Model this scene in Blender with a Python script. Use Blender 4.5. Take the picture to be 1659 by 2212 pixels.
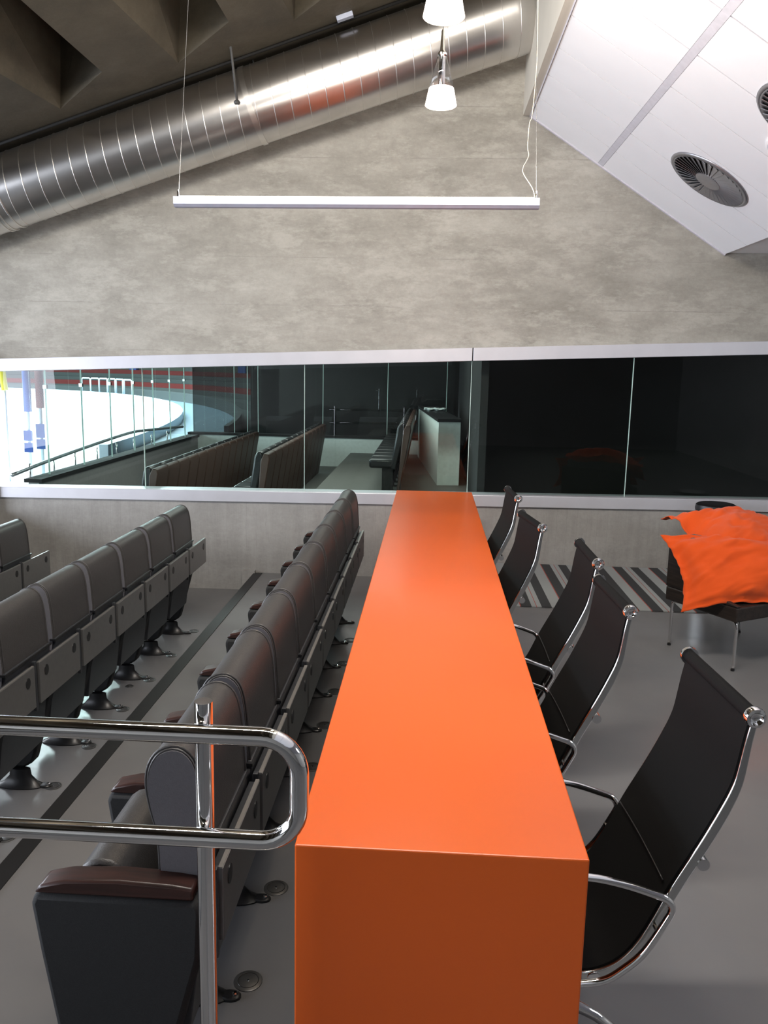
import bpy, bmesh, math, random
from mathutils import Vector, Matrix, noise
random.seed(7)
for o in list(bpy.data.objects): bpy.data.objects.remove(o)
S = bpy.context.scene
COL = S.collection
# ------------------------------------------------------------------ camera
cd = bpy.data.cameras.new('camera'); cam = bpy.data.objects.new('camera', cd); COL.objects.link(cam)
cd.sensor_fit = 'VERTICAL'; cd.sensor_height = 36.0; cd.lens = 36.0*1770/2212
cd.clip_start = .05; cd.clip_end = 400
Yv = Vector(((933-829.5)/1770, -(795-1106)/1770, -1)).normalized()
rl = math.radians(1.2)
Xv = Vector((math.cos(rl), -math.sin(rl), 0)); Xv = (Xv - Xv.dot(Yv)*Yv).normalized()
Zv = Xv.cross(Yv)
Rm = Matrix((Xv, Yv, Zv))
cam.matrix_world = Matrix.Translation((0, 0, 2.2)) @ Rm.to_4x4()
S.camera = cam
# ------------------------------------------------------------------ world, exposure, lights
S.view_settings.view_transform = 'Standard'; S.view_settings.look = 'None'
S.view_settings.gamma = 1; S.view_settings.use_curve_mapping = False
S.view_settings.exposure = 0.0
W = bpy.data.worlds.new('world'); S.world = W; W.use_nodes = True
W.node_tree.nodes['Background'].inputs[0].default_value = (.72, .80, 1, 1)
W.node_tree.nodes['Background'].inputs[1].default_value = .06

def area(name, loc, target, sx, sy, power, color):
    d = bpy.data.lights.new(name, 'AREA'); d.shape = 'RECTANGLE'; d.size = sx; d.size_y = sy
    d.energy = power; d.color = color
    o = bpy.data.objects.new(name, d); COL.objects.link(o); o.location = loc
    v = Vector(target) - Vector(loc)
    o.rotation_euler = v.to_track_quat('-Z', 'Y').to_euler()
    return o
# added fill lights: one above the counter aimed at the wall, one over the lounge
area('wall_fill_light', (.1, 2.4, 4.95), (-.2, 6.6, 1.9), 4.2, .45, 410, (1, .93, .85))
area('lounge_fill_light', (4.4, 2.6, 3.33), (4.0, 2.6, 0), 1.2, 2.4, 120, (.93, .95, 1))
# arena floodlights over the ice, plus an added fill light from the left
area('arena_floodlight', (-34, 45, 16), (-34, 45, -2), 34, 50, 90000, (.86, .93, 1))
area('arena_side_fill', (-12.5, 1.5, 2.0), (.5, 3.6, 2.9), 17, 4.5, 2700, (.82, .88, 1))
# lamps of the neighbouring box
area('neighbour_box_luminaire', (-1.6, 11.5, 3.1), (-1.6, 11.8, 0), 2.5, 3.5, 135, (.95, 1, .96))

# ------------------------------------------------------------------ materials
def new_mat(name):
    m = bpy.data.materials.new(name); m.use_nodes = True
    return m, m.node_tree, m.node_tree.nodes['Principled BSDF']
def ramp(nt, stops):
    r = nt.nodes.new('ShaderNodeValToRGB'); e = r.color_ramp.elements
    while len(e) < len(stops): e.new(.5)
    for k, (p, c) in enumerate(stops):
        e[k].position = p; e[k].color = (*c, 1)
    return r
def simple(name, col, rough=.5, metal=0, var=.06, scale=20, bump=0, bscale=200, coat=0, sheen=0, spec=.5):
    m, nt, b = new_mat(name)
    b.inputs['Roughness'].default_value = rough; b.inputs['Metallic'].default_value = metal
    b.inputs['Specular IOR Level'].default_value = spec
    b.inputs['Coat Weight'].default_value = coat; b.inputs['Coat Roughness'].default_value = .15
    b.inputs['Sheen Weight'].default_value = sheen
    tc = nt.nodes.new('ShaderNodeTexCoord'); n = nt.nodes.new('ShaderNodeTexNoise')
    n.inputs['Scale'].default_value = scale; n.inputs['Detail'].default_value = 4
    nt.links.new(tc.outputs['Object'], n.inputs['Vector'])
    r = ramp(nt, [(.3, [c*(1-var) for c in col]), (.7, [min(1, c*(1+var)) for c in col])])
    nt.links.new(n.outputs['Fac'], r.inputs[0]); nt.links.new(r.outputs[0], b.inputs['Base Color'])
    if bump:
        n2 = nt.nodes.new('ShaderNodeTexNoise'); n2.inputs['Scale'].default_value = bscale
        nt.links.new(tc.outputs['Object'], n2.inputs['Vector'])
        bp = nt.nodes.new('ShaderNodeBump'); bp.inputs['Strength'].default_value = bump; bp.inputs['Distance'].default_value = .004
        nt.links.new(n2.outputs['Fac'], bp.inputs['Height']); nt.links.new(bp.outputs[0], b.inputs['Normal'])
    return m
def concrete(name, c1, c2, c3, board, rough=.75, stain=.35):
    """board-marked concrete; board = 'h' or 'v' or None"""
    m, nt, b = new_mat(name); L = nt.links
    tc = nt.nodes.new('ShaderNodeTexCoord')
    def mapped(sc):
        mp = nt.nodes.new('ShaderNodeMapping'); mp.inputs['Scale'].default_value = sc
        L.new(tc.outputs['Object'], mp.inputs[0]); return mp
    def noi(mp, s, d=6, r=.6):
        n = nt.nodes.new('ShaderNodeTexNoise'); n.inputs['Scale'].default_value = s
        n.inputs['Detail'].default_value = d; n.inputs['Roughness'].default_value = r
        L.new(mp.outputs[0], n.inputs['Vector']); return n
    n1 = noi(mapped((.75, 1, 1.3)), 1.7, 10, .72)
    n2 = noi(mapped((.8, 1, 2.4) if board != 'v' else (4.5, 1, .7)), 2.2, 6, .7)
    n3 = noi(mapped((1, 1, 1)), 26, 5, .7)
    r1 = ramp(nt, [(.32, c1), (.52, c2), (.7, c3)])
    mx = nt.nodes.new('ShaderNodeMath'); mx.operation = 'MULTIPLY_ADD'; mx.inputs[1].default_value = .55
    L.new(n1.outputs['Fac'], mx.inputs[0])
    m2 = nt.nodes.new('ShaderNodeMath'); m2.operation = 'MULTIPLY'; m2.inputs[1].default_value = .45
    L.new(n2.outputs['Fac'], m2.inputs[0]); L.new(m2.outputs[0], mx.inputs[2])
    L.new(mx.outputs[0], r1.inputs[0])
    r2 = ramp(nt, [(.25, (.82,)*3), (.6, (1,)*3)])
    L.new(n3.outputs['Fac'], r2.inputs[0])
    mul = nt.nodes.new('ShaderNodeMix'); mul.data_type = 'RGBA'; mul.blend_type = 'MULTIPLY'; mul.inputs[0].default_value = .6
    L.new(r1.outputs[0], mul.inputs[6]); L.new(r2.outputs[0], mul.inputs[7])
    out = mul.outputs[2]
    # patches left by the formwork: pale laitance blotches
    n4 = noi(mapped((.6, 1, 1.5)), 4.2, 10, .8)
    r4 = ramp(nt, [(.50, (0, 0, 0)), (.60, (1, 1, 1))])
    L.new(n4.outputs['Fac'], r4.inputs[0])
    mp4 = nt.nodes.new('ShaderNodeMix'); mp4.data_type = 'RGBA'
    sc = nt.nodes.new('ShaderNodeMath'); sc.operation = 'MULTIPLY'; sc.inputs[1].default_value = stain
    L.new(r4.outputs[0], sc.inputs[0]); L.new(sc.outputs[0], mp4.inputs[0])
    L.new(out, mp4.inputs[6]); mp4.inputs[7].default_value = (*[min(1, x*1.12) for x in c3], 1)
    out = mp4.outputs[2]
    if board:
        sp = nt.nodes.new('ShaderNodeSeparateXYZ'); L.new(tc.outputs['Object'], sp.inputs[0])
        ad = nt.nodes.new('ShaderNodeMath'); ad.operation = 'MULTIPLY_ADD'
        ad.inputs[1].default_value = .05; L.new(n1.outputs['Fac'], ad.inputs[0]); L.new(sp.outputs['X' if board == 'v' else 'Z'], ad.inputs[2])
        dv = nt.nodes.new('ShaderNodeMath'); dv.operation = 'DIVIDE'; dv.inputs[1].default_value = .105 if board == 'v' else .47
        L.new(ad.outputs[0], dv.inputs[0])
        fr = nt.nodes.new('ShaderNodeMath'); fr.operation = 'FRACT'; L.new(dv.outputs[0], fr.inputs[0])
        rb = ramp(nt, [(0, (.5,)*3), (.02 if board == 'h' else .035, (1,)*3), (.99, (1,)*3), (1, (.6,)*3)]); L.new(fr.outputs[0], rb.inputs[0])
        mb = nt.nodes.new('ShaderNodeMix'); mb.data_type = 'RGBA'; mb.blend_type = 'MULTIPLY'
        r5 = ramp(nt, [(.44, (0, 0, 0)), (.6, (.55,)*3)]); L.new(n2.outputs['Fac'], r5.inputs[0])
        L.new(r5.outputs[0], mb.inputs[0])
        L.new(out, mb.inputs[6]); L.new(rb.outputs[0], mb.inputs[7]); out = mb.outputs[2]
    L.new(out, b.inputs['Base Color'])
    b.inputs['Roughness'].default_value = rough
    bp = nt.nodes.new('ShaderNodeBump'); bp.inputs['Strength'].default_value = .25; bp.inputs['Distance'].default_value = .01
    L.new(n3.outputs['Fac'], bp.inputs['Height']); L.new(bp.outputs[0], b.inputs['Normal'])
    return m
def floor_mat():
    m, nt, b = new_mat('grey_epoxy'); L = nt.links
    tc = nt.nodes.new('ShaderNodeTexCoord')
    n = nt.nodes.new('ShaderNodeTexNoise'); n.inputs['Scale'].default_value = 1.1; n.inputs['Detail'].default_value = 8
    L.new(tc.outputs['Object'], n.inputs['Vector'])
    r = ramp(nt, [(.3, (.135, .135, .14)), (.7, (.175, .171, .17))]); L.new(n.outputs['Fac'], r.inputs[0])
    L.new(r.outputs[0], b.inputs['Base Color'])
    n2 = nt.nodes.new('ShaderNodeTexNoise'); n2.inputs['Scale'].default_value = 3; L.new(tc.outputs['Object'], n2.inputs['Vector'])
    r2 = ramp(nt, [(.3, (.16,)*3), (.7, (.27,)*3)]); L.new(n2.outputs['Fac'], r2.inputs[0]); L.new(r2.outputs[0], b.inputs['Roughness'])
    n3 = nt.nodes.new('ShaderNodeTexNoise'); n3.inputs['Scale'].default_value = 7; L.new(tc.outputs['Object'], n3.inputs['Vector'])
    bp = nt.nodes.new('ShaderNodeBump'); bp.inputs['Strength'].default_value = .05; bp.inputs['Distance'].default_value = .02
    L.new(n3.outputs['Fac'], bp.inputs['Height']); L.new(bp.outputs[0], b.inputs['Normal'])
    return m
def carpet_mat():
    m, nt, b = new_mat('striped_carpet'); L = nt.links
    tc = nt.nodes.new('ShaderNodeTexCoord'); sp = nt.nodes.new('ShaderNodeSeparateXYZ'); L.new(tc.outputs['Object'], sp.inputs[0])
    dv = nt.nodes.new('ShaderNodeMath'); dv.operation = 'DIVIDE'; dv.inputs[1].default_value = .372; L.new(sp.outputs['X'], dv.inputs[0])
    fr = nt.nodes.new('ShaderNodeMath'); fr.operation = 'FRACT'; L.new(dv.outputs[0], fr.inputs[0])
    g = (.30, .315, .31); d = (.035, .036, .038); rd = (.34, .07, .05)
    r = ramp(nt, [(0, g), (.20, rd), (.225, d), (.47, g), (.575, rd), (.59, g), (.70, d), (.93, g)])
    r.color_ramp.interpolation = 'CONSTANT'
    L.new(fr.outputs[0], r.inputs[0]); L.new(r.outputs[0], b.inputs['Base Color']); b.inputs['Roughness'].default_value = .95
    return m
def glass_mat(name, tint, ior=1.5):
    m = bpy.data.materials.new(name); m.use_nodes = True; nt = m.node_tree; nt.nodes.clear(); L = nt.links
    o = nt.nodes.new('ShaderNodeOutputMaterial'); t = nt.nodes.new('ShaderNodeBsdfTransparent'); t.inputs[0].default_value = (*tint, 1)
    g = nt.nodes.new('ShaderNodeBsdfGlossy'); g.inputs['Roughness'].default_value = .0
    f = nt.nodes.new('ShaderNodeFresnel'); f.inputs[0].default_value = ior
    mx = nt.nodes.new('ShaderNodeMixShader'); ge = nt.nodes.new('ShaderNodeNewGeometry'); iv = nt.nodes.new('ShaderNodeMath'); iv.operation = 'SUBTRACT'; iv.inputs[0].default_value = 1
    mu = nt.nodes.new('ShaderNodeMath'); mu.operation = 'MULTIPLY'; L.new(ge.outputs['Backfacing'], iv.inputs[1])
    L.new(f.outputs[0], mu.inputs[0]); L.new(iv.outputs[0], mu.inputs[1]); L.new(mu.outputs[0], mx.inputs[0]); L.new(t.outputs[0], mx.inputs[1]); L.new(g.outputs[0], mx.inputs[2])
    L.new(mx.outputs[0], o.inputs[0]); return m
def emit_mat(name, col, st):
    m, nt, b = new_mat(name); b.inputs['Base Color'].default_value = (*col, 1)
    b.inputs['Emission Color'].default_value = (*col, 1); b.inputs['Emission Strength'].default_value = st; return m
def wood_mat(name, c1, c2, rough=.35):
    m, nt, b = new_mat(name); L = nt.links
    tc = nt.nodes.new('ShaderNodeTexCoord'); mp = nt.nodes.new('ShaderNodeMapping'); mp.inputs['Scale'].default_value = (2, 30, 30)
    L.new(tc.outputs['Object'], mp.inputs[0]); n = nt.nodes.new('ShaderNodeTexNoise'); n.inputs['Scale'].default_value = 2; n.inputs['Detail'].default_value = 5
    L.new(mp.outputs[0], n.inputs['Vector']); r = ramp(nt, [(.35, c1), (.65, c2)]); L.new(n.outputs['Fac'], r.inputs[0])
    L.new(r.outputs[0], b.inputs['Base Color']); b.inputs['Roughness'].default_value = rough; return m

M = dict(
    wall=concrete('board_marked_concrete', (.235, .222, .188), (.37, .352, .308), (.49, .472, .42), 'h'),
    lowwall=concrete('vertical_board_concrete', (.25, .24, .225), (.33, .32, .30), (.40, .39, .37), 'v', stain=.2),
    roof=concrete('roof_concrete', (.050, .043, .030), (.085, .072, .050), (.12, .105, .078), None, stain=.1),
    floor=floor_mat(), carpet=carpet_mat(),
    rail=simple('brushed_aluminium_frame', (.62, .62, .66), .38, .35, .03, 6),
    strip=simple('black_rubber', (.012, .012, .013), .5),
    white=simple('white_tile', (.84, .84, .86), .7, 0, .015, 3),
    seam=simple('tile_seam', (.52, .51, .56), .7), seamstrip=simple('ceiling_strip', (.60, .59, .64), .6),
    cream=simple('cream_fascia', (.62, .58, .50), .7, 0, .04, 3),
    orange=simple('orange_laminate', (.80, .128, .013), .30, 0, .015, 2, coat=.15),
    cloth=simple('orange_cotton', (.66, .080, .009), .85, 0, .04, 9, .25, 400, sheen=.15, spec=.2),
    leather=simple('charcoal_leather', (.046, .043, .042), .40, 0, .10, 60, .25, 260),
    sidecloth=simple('grey_side_fabric', (.105, .10, .108), .75, 0, .06, 80, .2, 400),
    armcloth=simple('black_upholstery', (.013, .0135, .014), .8, 0, .2, 200, .3, 500),
    dark=simple('black_plastic', (.010, .010, .011), .35),
    shell=simple('dark_seat_shell', (.028, .030, .034), .38, 0, .1, 30),
    armwood=wood_mat('dark_red_wood', (.018, .008, .006), (.042, .015, .011)),
    board=simple('grey_aluminium_board', (.27, .265, .26), .36, .8, .04, 30),
    boardedge=simple('pale_board_edge', (.26, .25, .235), .4, .6),
    chrome=simple('chrome', (.80, .79, .78), .07, 1, .02, 5),
    steel=simple('polished_frame', (.62, .62, .60), .14, 1, .03, 10),
    duct=simple('galvanised_duct', (.66, .64, .62), .28, 1, .10, 3),
    ductseam=simple('duct_seam', (.72, .70, .67), .32, 1, .05, 8),
    mesh=simple('black_mesh', (.007, .007, .007), .7, 0, .1, 300, .3, 900, spec=.10),
    welt=simple('black_welt', (.010, .010, .010), .4),
    tub=wood_mat('espresso_laminate', (.012, .009, .008), (.03, .021, .017), .4),
    greyseat=simple('grey_felt', (.10, .105, .115), .9),
    glass=glass_mat('clear_glass', (.90, .96, .94)), darkglass=glass_mat('smoked_glass', (.30, .33, .32)),
    glassedge=simple('glass_edge', (.55, .70, .64), .2, 0, .05),
    conc_disc=simple('disc_metal', (.11, .11, .11), .4, .7),
    grille=simple('grille_metal', (.36, .36, .39), .35, .8), hole=simple('duct_dark', (.02, .02, .02), .8),
    lampwhite=simple('lamp_body', (.47, .51, .62), .4, .1),
    frosted=emit_mat('frosted_glowing_glass', (1, .84, .78), 1.6),
    uplight=emit_mat('uplight_tube', (1, .93, .80), 12.0),
    ncwall=simple('neighbour_white_wall', (.60, .66, .63), .7), ncfloor=simple('neighbour_floor', (.11, .11, .10), .6),
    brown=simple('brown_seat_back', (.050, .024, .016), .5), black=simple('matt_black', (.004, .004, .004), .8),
    greywall=simple('parapet_grey', (.20, .195, .195), .7),
    ice=simple('ice', (.90, .93, .97), .3), boards=simple('rink_boards', (.72, .80, .90), .5),
    concourse=simple('concourse_blue_grey', (.22, .30, .38), .6),
    stand=simple('stand_concrete', (.10, .11, .115), .8), red=simple('red_seats', (.20, .035, .035), .6),
    blue=simple('blue_paint', (.04, .10, .40), .5), yellow=simple('yellow_paint', (.85, .70, .05), .5),
    awall=simple('arena_wall', (.12, .125, .105), .8),
    cable=simple('cable', (.45, .42, .33), .5), wire=simple('steel_wire', (.07, .07, .068), .6, .0),
    clear=glass_mat('clear_lamp_glass', (.95, .95, .95)),
)
# ------------------------------------------------------------------ mesh helpers
def obj(name, bm, m, parent=None, loc=None, smooth=False, bevel=0):
    me = bpy.data.meshes.new(name); bm.normal_update(); bm.to_mesh(me); bm.free()
    o = bpy.data.objects.new(name, me); COL.objects.link(o)
    me.materials.append(M[m] if isinstance(m, str) else m)
    if parent: o.parent = parent
    if loc: o.location = loc
    if smooth:
        for p in me.polygons: p.use_smooth = True
        if smooth != 'all': me.set_sharp_from_angle(angle=math.radians(38))
    if bevel:
        b = o.modifiers.new('bevel', 'BEVEL'); b.width = bevel; b.segments = 2; b.limit_method = 'ANGLE'
    return o
def tag(o, label=None, cat=None, group=None, kind=None):
    if label: o['label'] = label
    if cat: o['category'] = cat
    if group: o['group'] = group
    if kind: o['kind'] = kind
    return o
def thing(name, label, cat, loc=(0, 0, 0), rz=0, group=None):
    o = bpy.data.objects.new(name, None); COL.objects.link(o); o.location = loc; o.rotation_euler = (0, 0, rz)
    o.empty_display_size = .1
    return tag(o, label, cat, group)
def sroot(name):
    o = bpy.data.objects.new(name, None); COL.objects.link(o); o['kind'] = 'structure'; return o
def children(o, pool): return [c for c in pool if c.parent == o]
def copy_tree(o, parent=None):
    c = o.copy(); COL.objects.link(c)
    if parent: c.parent = parent
    for ch in list(o.children): copy_tree(ch, c)
    return c
def box(bm, x0, x1, y0, y1, z0, z1):
    vs = [bm.verts.new((x, y, z)) for z in (z0, z1) for y in (y0, y1) for x in (x0, x1)]
    for f in ((0, 2, 3, 1), (4, 5, 7, 6), (0, 1, 5, 4), (2, 6, 7, 3), (0, 4, 6, 2), (1, 3, 7, 5)):
        bm.faces.new([vs[i] for i in f])
    return bm
def B(*a): return box(bmesh.new(), *a)
def prism(bm, pts, axis, a0, a1):
    """extrude a closed 2D polygon along an axis; pts in the other two coordinates"""
    def P(p, a):
        return {'x': (a, p[0], p[1]), 'y': (p[0], a, p[1]), 'z': (p[0], p[1], a)}[axis]
    v0 = [bm.verts.new(P(p, a0)) for p in pts]; v1 = [bm.verts.new(P(p, a1)) for p in pts]
    n = len(pts); bm.faces.new(v0[::-1]); bm.faces.new(v1)
    for i in range(n): bm.faces.new((v0[i], v0[(i+1) % n], v1[(i+1) % n], v1[i]))
    bmesh.ops.recalc_face_normals(bm, faces=bm.faces); return bm
def spline(pts, n=6, closed=False):
    P = [Vector(p) for p in pts]; out = []
    N = len(P); rng = range(N) if closed else range(N-1)
    for i in rng:
        p0 = P[(i-1) % N] if closed or i > 0 else P[i]; p1 = P[i]; p2 = P[(i+1) % N]
        p3 = P[(i+2) % N] if closed or i+2 < N else P[(i+1) % N]
        for k in range(n):
            t = k/n
            out.append(.5*((2*p1)+(-p0+p2)*t+(2*p0-5*p1+4*p2-p3)*t*t+(-p0+3*p1-3*p2+p3)*t**3))
    if not closed: out.append(P[-1])
    return out
def tube(bm, pts, r, seg=10, closed=False, ry=None):
    P = [Vector(p) for p in pts]; N = len(P); rings = []
    up = Vector((0, 0, 1)); prev = None
    for i in range(N):
        a = P[(i-1) % N] if closed or i > 0 else P[i]; b = P[(i+1) % N] if closed or i < N-1 else P[i]
        t = (b-a).normalized()
        if prev is None:
            s = t.cross(up); s = t.cross(Vector((1, 0, 0))) if s.length < .05 else s
        else: s = prev - t*prev.dot(t)
        s.normalize(); prev = s; u = s.cross(t)
        rr = r[i] if isinstance(r, (list, tuple)) else r
        rings.append([bm.verts.new(P[i]+s*rr*math.cos(2*math.pi*k/seg)+u*(ry or rr)*math.sin(2*math.pi*k/seg)) for k in range(seg)])
    for i in range(N if closed else N-1):
        A, C = rings[i], rings[(i+1) % N]
        for k in range(seg): bm.faces.new((A[k], A[(k+1) % seg], C[(k+1) % seg], C[k]))
    if not closed: bm.faces.new(rings[0][::-1]); bm.faces.new(rings[-1])
    bmesh.ops.recalc_face_normals(bm, faces=bm.faces); return bm
def T(pts, r, seg=10, **k): return tube(bmesh.new(), pts, r, seg, **k)
def lathe(prof, seg=24, sx=1, sy=1, off=(0, 0)):
    bm = bmesh.new(); rings = []
    for r, z in prof: rings.append([bm.verts.new((off[0]+r*sx*math.cos(2*math.pi*k/seg), off[1]+r*sy*math.sin(2*math.pi*k/seg), z)) for k in range(seg)])
    for A, C in zip(rings, rings[1:]):
        for k in range(seg): bm.faces.new((A[k], A[(k+1) % seg], C[(k+1) % seg], C[k]))
    bm.faces.new(rings[0][::-1]); bm.faces.new(rings[-1])
    bmesh.ops.recalc_face_normals(bm, faces=bm.faces); return bm
def struct(name, bm, m, **k): return tag(obj(name, bm, m, **k), kind='structure')

# ================================================================== SETTING
STEP1, STEP2 = -1.80, -3.27          # edges of the seating steps (x)
LZ = .19                              # lounge floor level
WY = 8.46                             # plane of the far wall
def rail_lo(x): return .741 + (x+4.6)*.01065     # underside of lower rail
def rail_lo_top(x): return .857 + (x+4.59)*.01105
def rail_hi(x): return 2.073 + (x+4.51)*.0417    # underside of upper rail
def rail_hi_top(x): return 2.205 + (x+4.50)*.0415
struct('floor', B(-1.80, -.30, -5, WY+.3, -.6, 0), 'floor')
struct('floor', B(-.305, 6.5, -5, WY+.3, -.6, LZ), 'floor')
struct('floor', B(STEP2, STEP1, -5, WY+.3, -.8, -.195), 'floor')
struct('floor', B(-6.5, STEP2, -5, WY+.3, -.9, -.36), 'floor')
struct('trim_1', B(STEP1-.035, STEP1+.055, -5, WY-.03, -.07, .006), 'strip')
struct('trim_2', B(STEP2-.035, STEP2+.055, -5, WY-.03, -.25, -.174), 'strip')
# far wall: concrete below and above the window band
XL, XR = -4.62, 6.5
bm = bmesh.new(); prism(bm, [(XL-.6, -.9), (XR, -.9), (XR, rail_lo(XR)), (XL-.6, rail_lo(XL-.6))], 'y', WY, WY+.28)
struct('wall_back', bm, 'lowwall')
bm = bmesh.new(); zt = lambda x: 5.535+.325*x
prism(bm, [(-6.5, rail_hi_top(-6.5)), (XR, rail_hi_top(XR)), (XR, 6.6), (2, 6.2), (-6.5, zt(-6.5)+.3)], 'y', WY, WY+.28)
struct('wall_back', bm, 'wall')
# low concrete plinth step at the foot of the wall, left of the first step
struct('trim_3', B(STEP1-.16, STEP1-.02, WY-.06, WY+.05, -.2, .03), 'lowwall')
# window: rails, panes, joints
win = sroot('window_1')
def band(x0, x1, f0, f1, y0, y1):
    bm = bmesh.new(); prism(bm, [(x0, f0(x0)), (x1, f0(x1)), (x1, f1(x1)), (x0, f1(x0))], 'y', y0, y1); return bm
obj('lower_frame_rail', band(XL, XR, rail_lo, rail_lo_top, WY-.035, WY+.20), 'rail', win, bevel=.004)
for x0, x1 in ((XL, .402), (.412, XR)):
    obj('upper_frame_rail', band(x0, x1, rail_hi, rail_hi_top, WY-.035, WY+.20), 'rail', win, bevel=.004)
obj('rail_joint', band(.402, .412, rail_hi, rail_hi_top, WY-.030, WY+.1), 'black', win)
JX = [-4.60, -3.02, -1.31, .405, 2.03, 3.75, 5.4]
for i in range(6):
    x0, x1 = JX[i]+.004, JX[i+1]-.004
    obj('glass_pane', band(x0, x1, lambda x: rail_lo_top(x)-.01, lambda x: rail_hi(x)+.01, WY+.06, WY+.072), 'glass', win)
for x in JX[1:6]:
    obj('glass_joint', band(x-.0028, x+.0028, rail_lo_top, rail_hi, WY+.055, WY+.077), 'glassedge', win)
# unlit room behind the right-hand panes, its darkness painted as black surfaces
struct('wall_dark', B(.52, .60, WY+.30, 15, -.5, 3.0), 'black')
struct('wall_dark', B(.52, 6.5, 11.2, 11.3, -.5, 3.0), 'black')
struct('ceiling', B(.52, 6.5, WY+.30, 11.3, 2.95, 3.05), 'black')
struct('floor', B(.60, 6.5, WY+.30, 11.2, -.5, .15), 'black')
# left end: low parapet towards the arena
struct('wall_left', B(-4.78, -4.62, -5, WY, -.9, .60), 'lowwall')
struct('trim_4', B(-4.66, -4.60, WY-.10, WY-.02, .60, 2.25), 'black')
struct('wall_right', B(6.5, 6.7, -5, WY+.3, -.6, 6.6), 'lowwall')
struct('wall_front', B(-6.5, 6.7, -5.2, -5, -.9, 6.6), 'lowwall')

# ---- concrete roof slab (slopes up to the right) with tapering coffers
def slab():
    bm = bmesh.new()
    z = lambda x: 5.535+.325*x
    xs0, xs1 = -6.5, .87
    tips = [(-5.6, 7.76), (-4.5, 7.74), (-3.408, 7.713), (-2.302, 7.644), (-1.275, 7.616), (-.25, 7.60)]
    ymin = -5
    V = lambda x, y, dz=0: bm.verts.new((x, y, z(x)+dz))
    def face(pts): bm.faces.new([V(*p) for p in pts])
    yt = 7.76
    # strip against the wall and beams between the coffers
    face([(xs0, yt), (xs1, yt), (xs1, WY+.28), (xs0, WY+.28)])
    prevR = [(xs0, yt), (xs0, ymin)]
    H = .75
    for tx, ty in tips:
        left = [(tx, ty), (tx-.13, 5.4), (tx-.40, ymin)]
        right = [(tx, ty), (tx+.55, ty-.40), (tx+.50, ymin)]
        # beam face from previous coffer's right edge to this coffer's left edge
        pr = prevR
        face([pr[0]] + [(tx, yt)] + left + pr[:0:-1])
        # walls of the coffer
        for e in (left, right):
            for a, b in zip(e, e[1:]):
                inset = .30 if e is left else -.06
                bm.faces.new([V(*a), V(*b), V(b[0]+inset, b[1], H), V(a[0]+inset*.2, a[1], H)])
        # cap
        cl = [(p[0]+.30, p[1], H) for p in left]; cr = [(p[0]-.06, p[1], H) for p in right]
        cl[0] = (tx+.06, ty, H); cr[0] = (tx-.012, ty, H)
        face([(tx, ty, H)] + cr[1:] + cl[:0:-1])
        prevR = [(tx, yt)] + right
    pr = prevR
    face([pr[0], (xs1, yt), (xs1, ymin)] + pr[:0:-1])
    # top cover so that it is a solid roof
    face([(xs0, ymin, 1.0), (xs1, ymin, 1.0), (xs1, WY+.28, 1.0), (xs0, WY+.28, 1.0)])
    bmesh.ops.recalc_face_normals(bm, faces=bm.faces)
    return bm
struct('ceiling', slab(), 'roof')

# ---- white tiled bulkhead ceiling on the right
A0 = Vector((.866, 0, 4.60)); A1 = Vector((2.81, 0, 3.345)); du = (A1-A0).normalized(); dn = Vector((du.z, 0, -du.x))  # dn points down-left
if dn.z > 0: dn = -dn
bulk = sroot('ceiling_bulkhead')
def slopebox(u0, u1, y0, y1, t0, t1):
    bm = bmesh.new(); pts = [A0+du*u0-dn*t0, A0+du*u1-dn*t0, A0+du*u1-dn*t1, A0+du*u0-dn*t1]
    prism(bm, [(p.x, p.z) for p in pts], 'y', y0, y1); return bm
LEN = (A1-A0).length
obj('backing_panel', slopebox(.0, LEN, -5, WY, .012, .05), 'seam', bulk)
obj('ceiling_strip', slopebox(.792, .848, -5, WY, -.002, .012), 'seamstrip', bulk)
tile_me = {}
for k in range(23):
    y1 = WY - .007 - k*.575; y0 = y1 - .561
    for c, (u0, u1) in enumerate(((.012, .790), (.850, LEN-.004))):
        if c not in tile_me:
            t = obj('ceiling_tile', slopebox(u0, u1, -.561, 0, 0, .012), 'white', bulk, loc=(0, y1, 0)); tile_me[c] = t
        else:
            t = tile_me[c].copy(); COL.objects.link(t); t.location = (0, y1, 0)
obj('edge_trim', slopebox(-.0, .010, -5, WY, -.012, .05), 'seamstrip', bulk)
obj('fascia_panel', B(.80, .866, -5, WY, 4.60, 6.6), 'cream', bulk)
obj('wall_edge_trim', slopebox(0, LEN, WY-.03, WY, -.012, 0), 'seamstrip', bulk)
# level white ceiling beyond its lower edge
lev = sroot('ceiling_level')
obj('backing_panel', B(2.81, 6.5, -5, WY, 3.372, 3.42), 'seam', lev)
lt = obj('ceiling_tile', B(0, .594, -.567, 0, 3.36, 3.372), 'white', lev, loc=(2.815, WY-.004, 0))
for i in range(6):
    for k in range(8):
        if i or k:
            t = lt.copy(); COL.objects.link(t); t.location = (2.815+.6*i, WY-.004-k*.575, 0)
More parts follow.
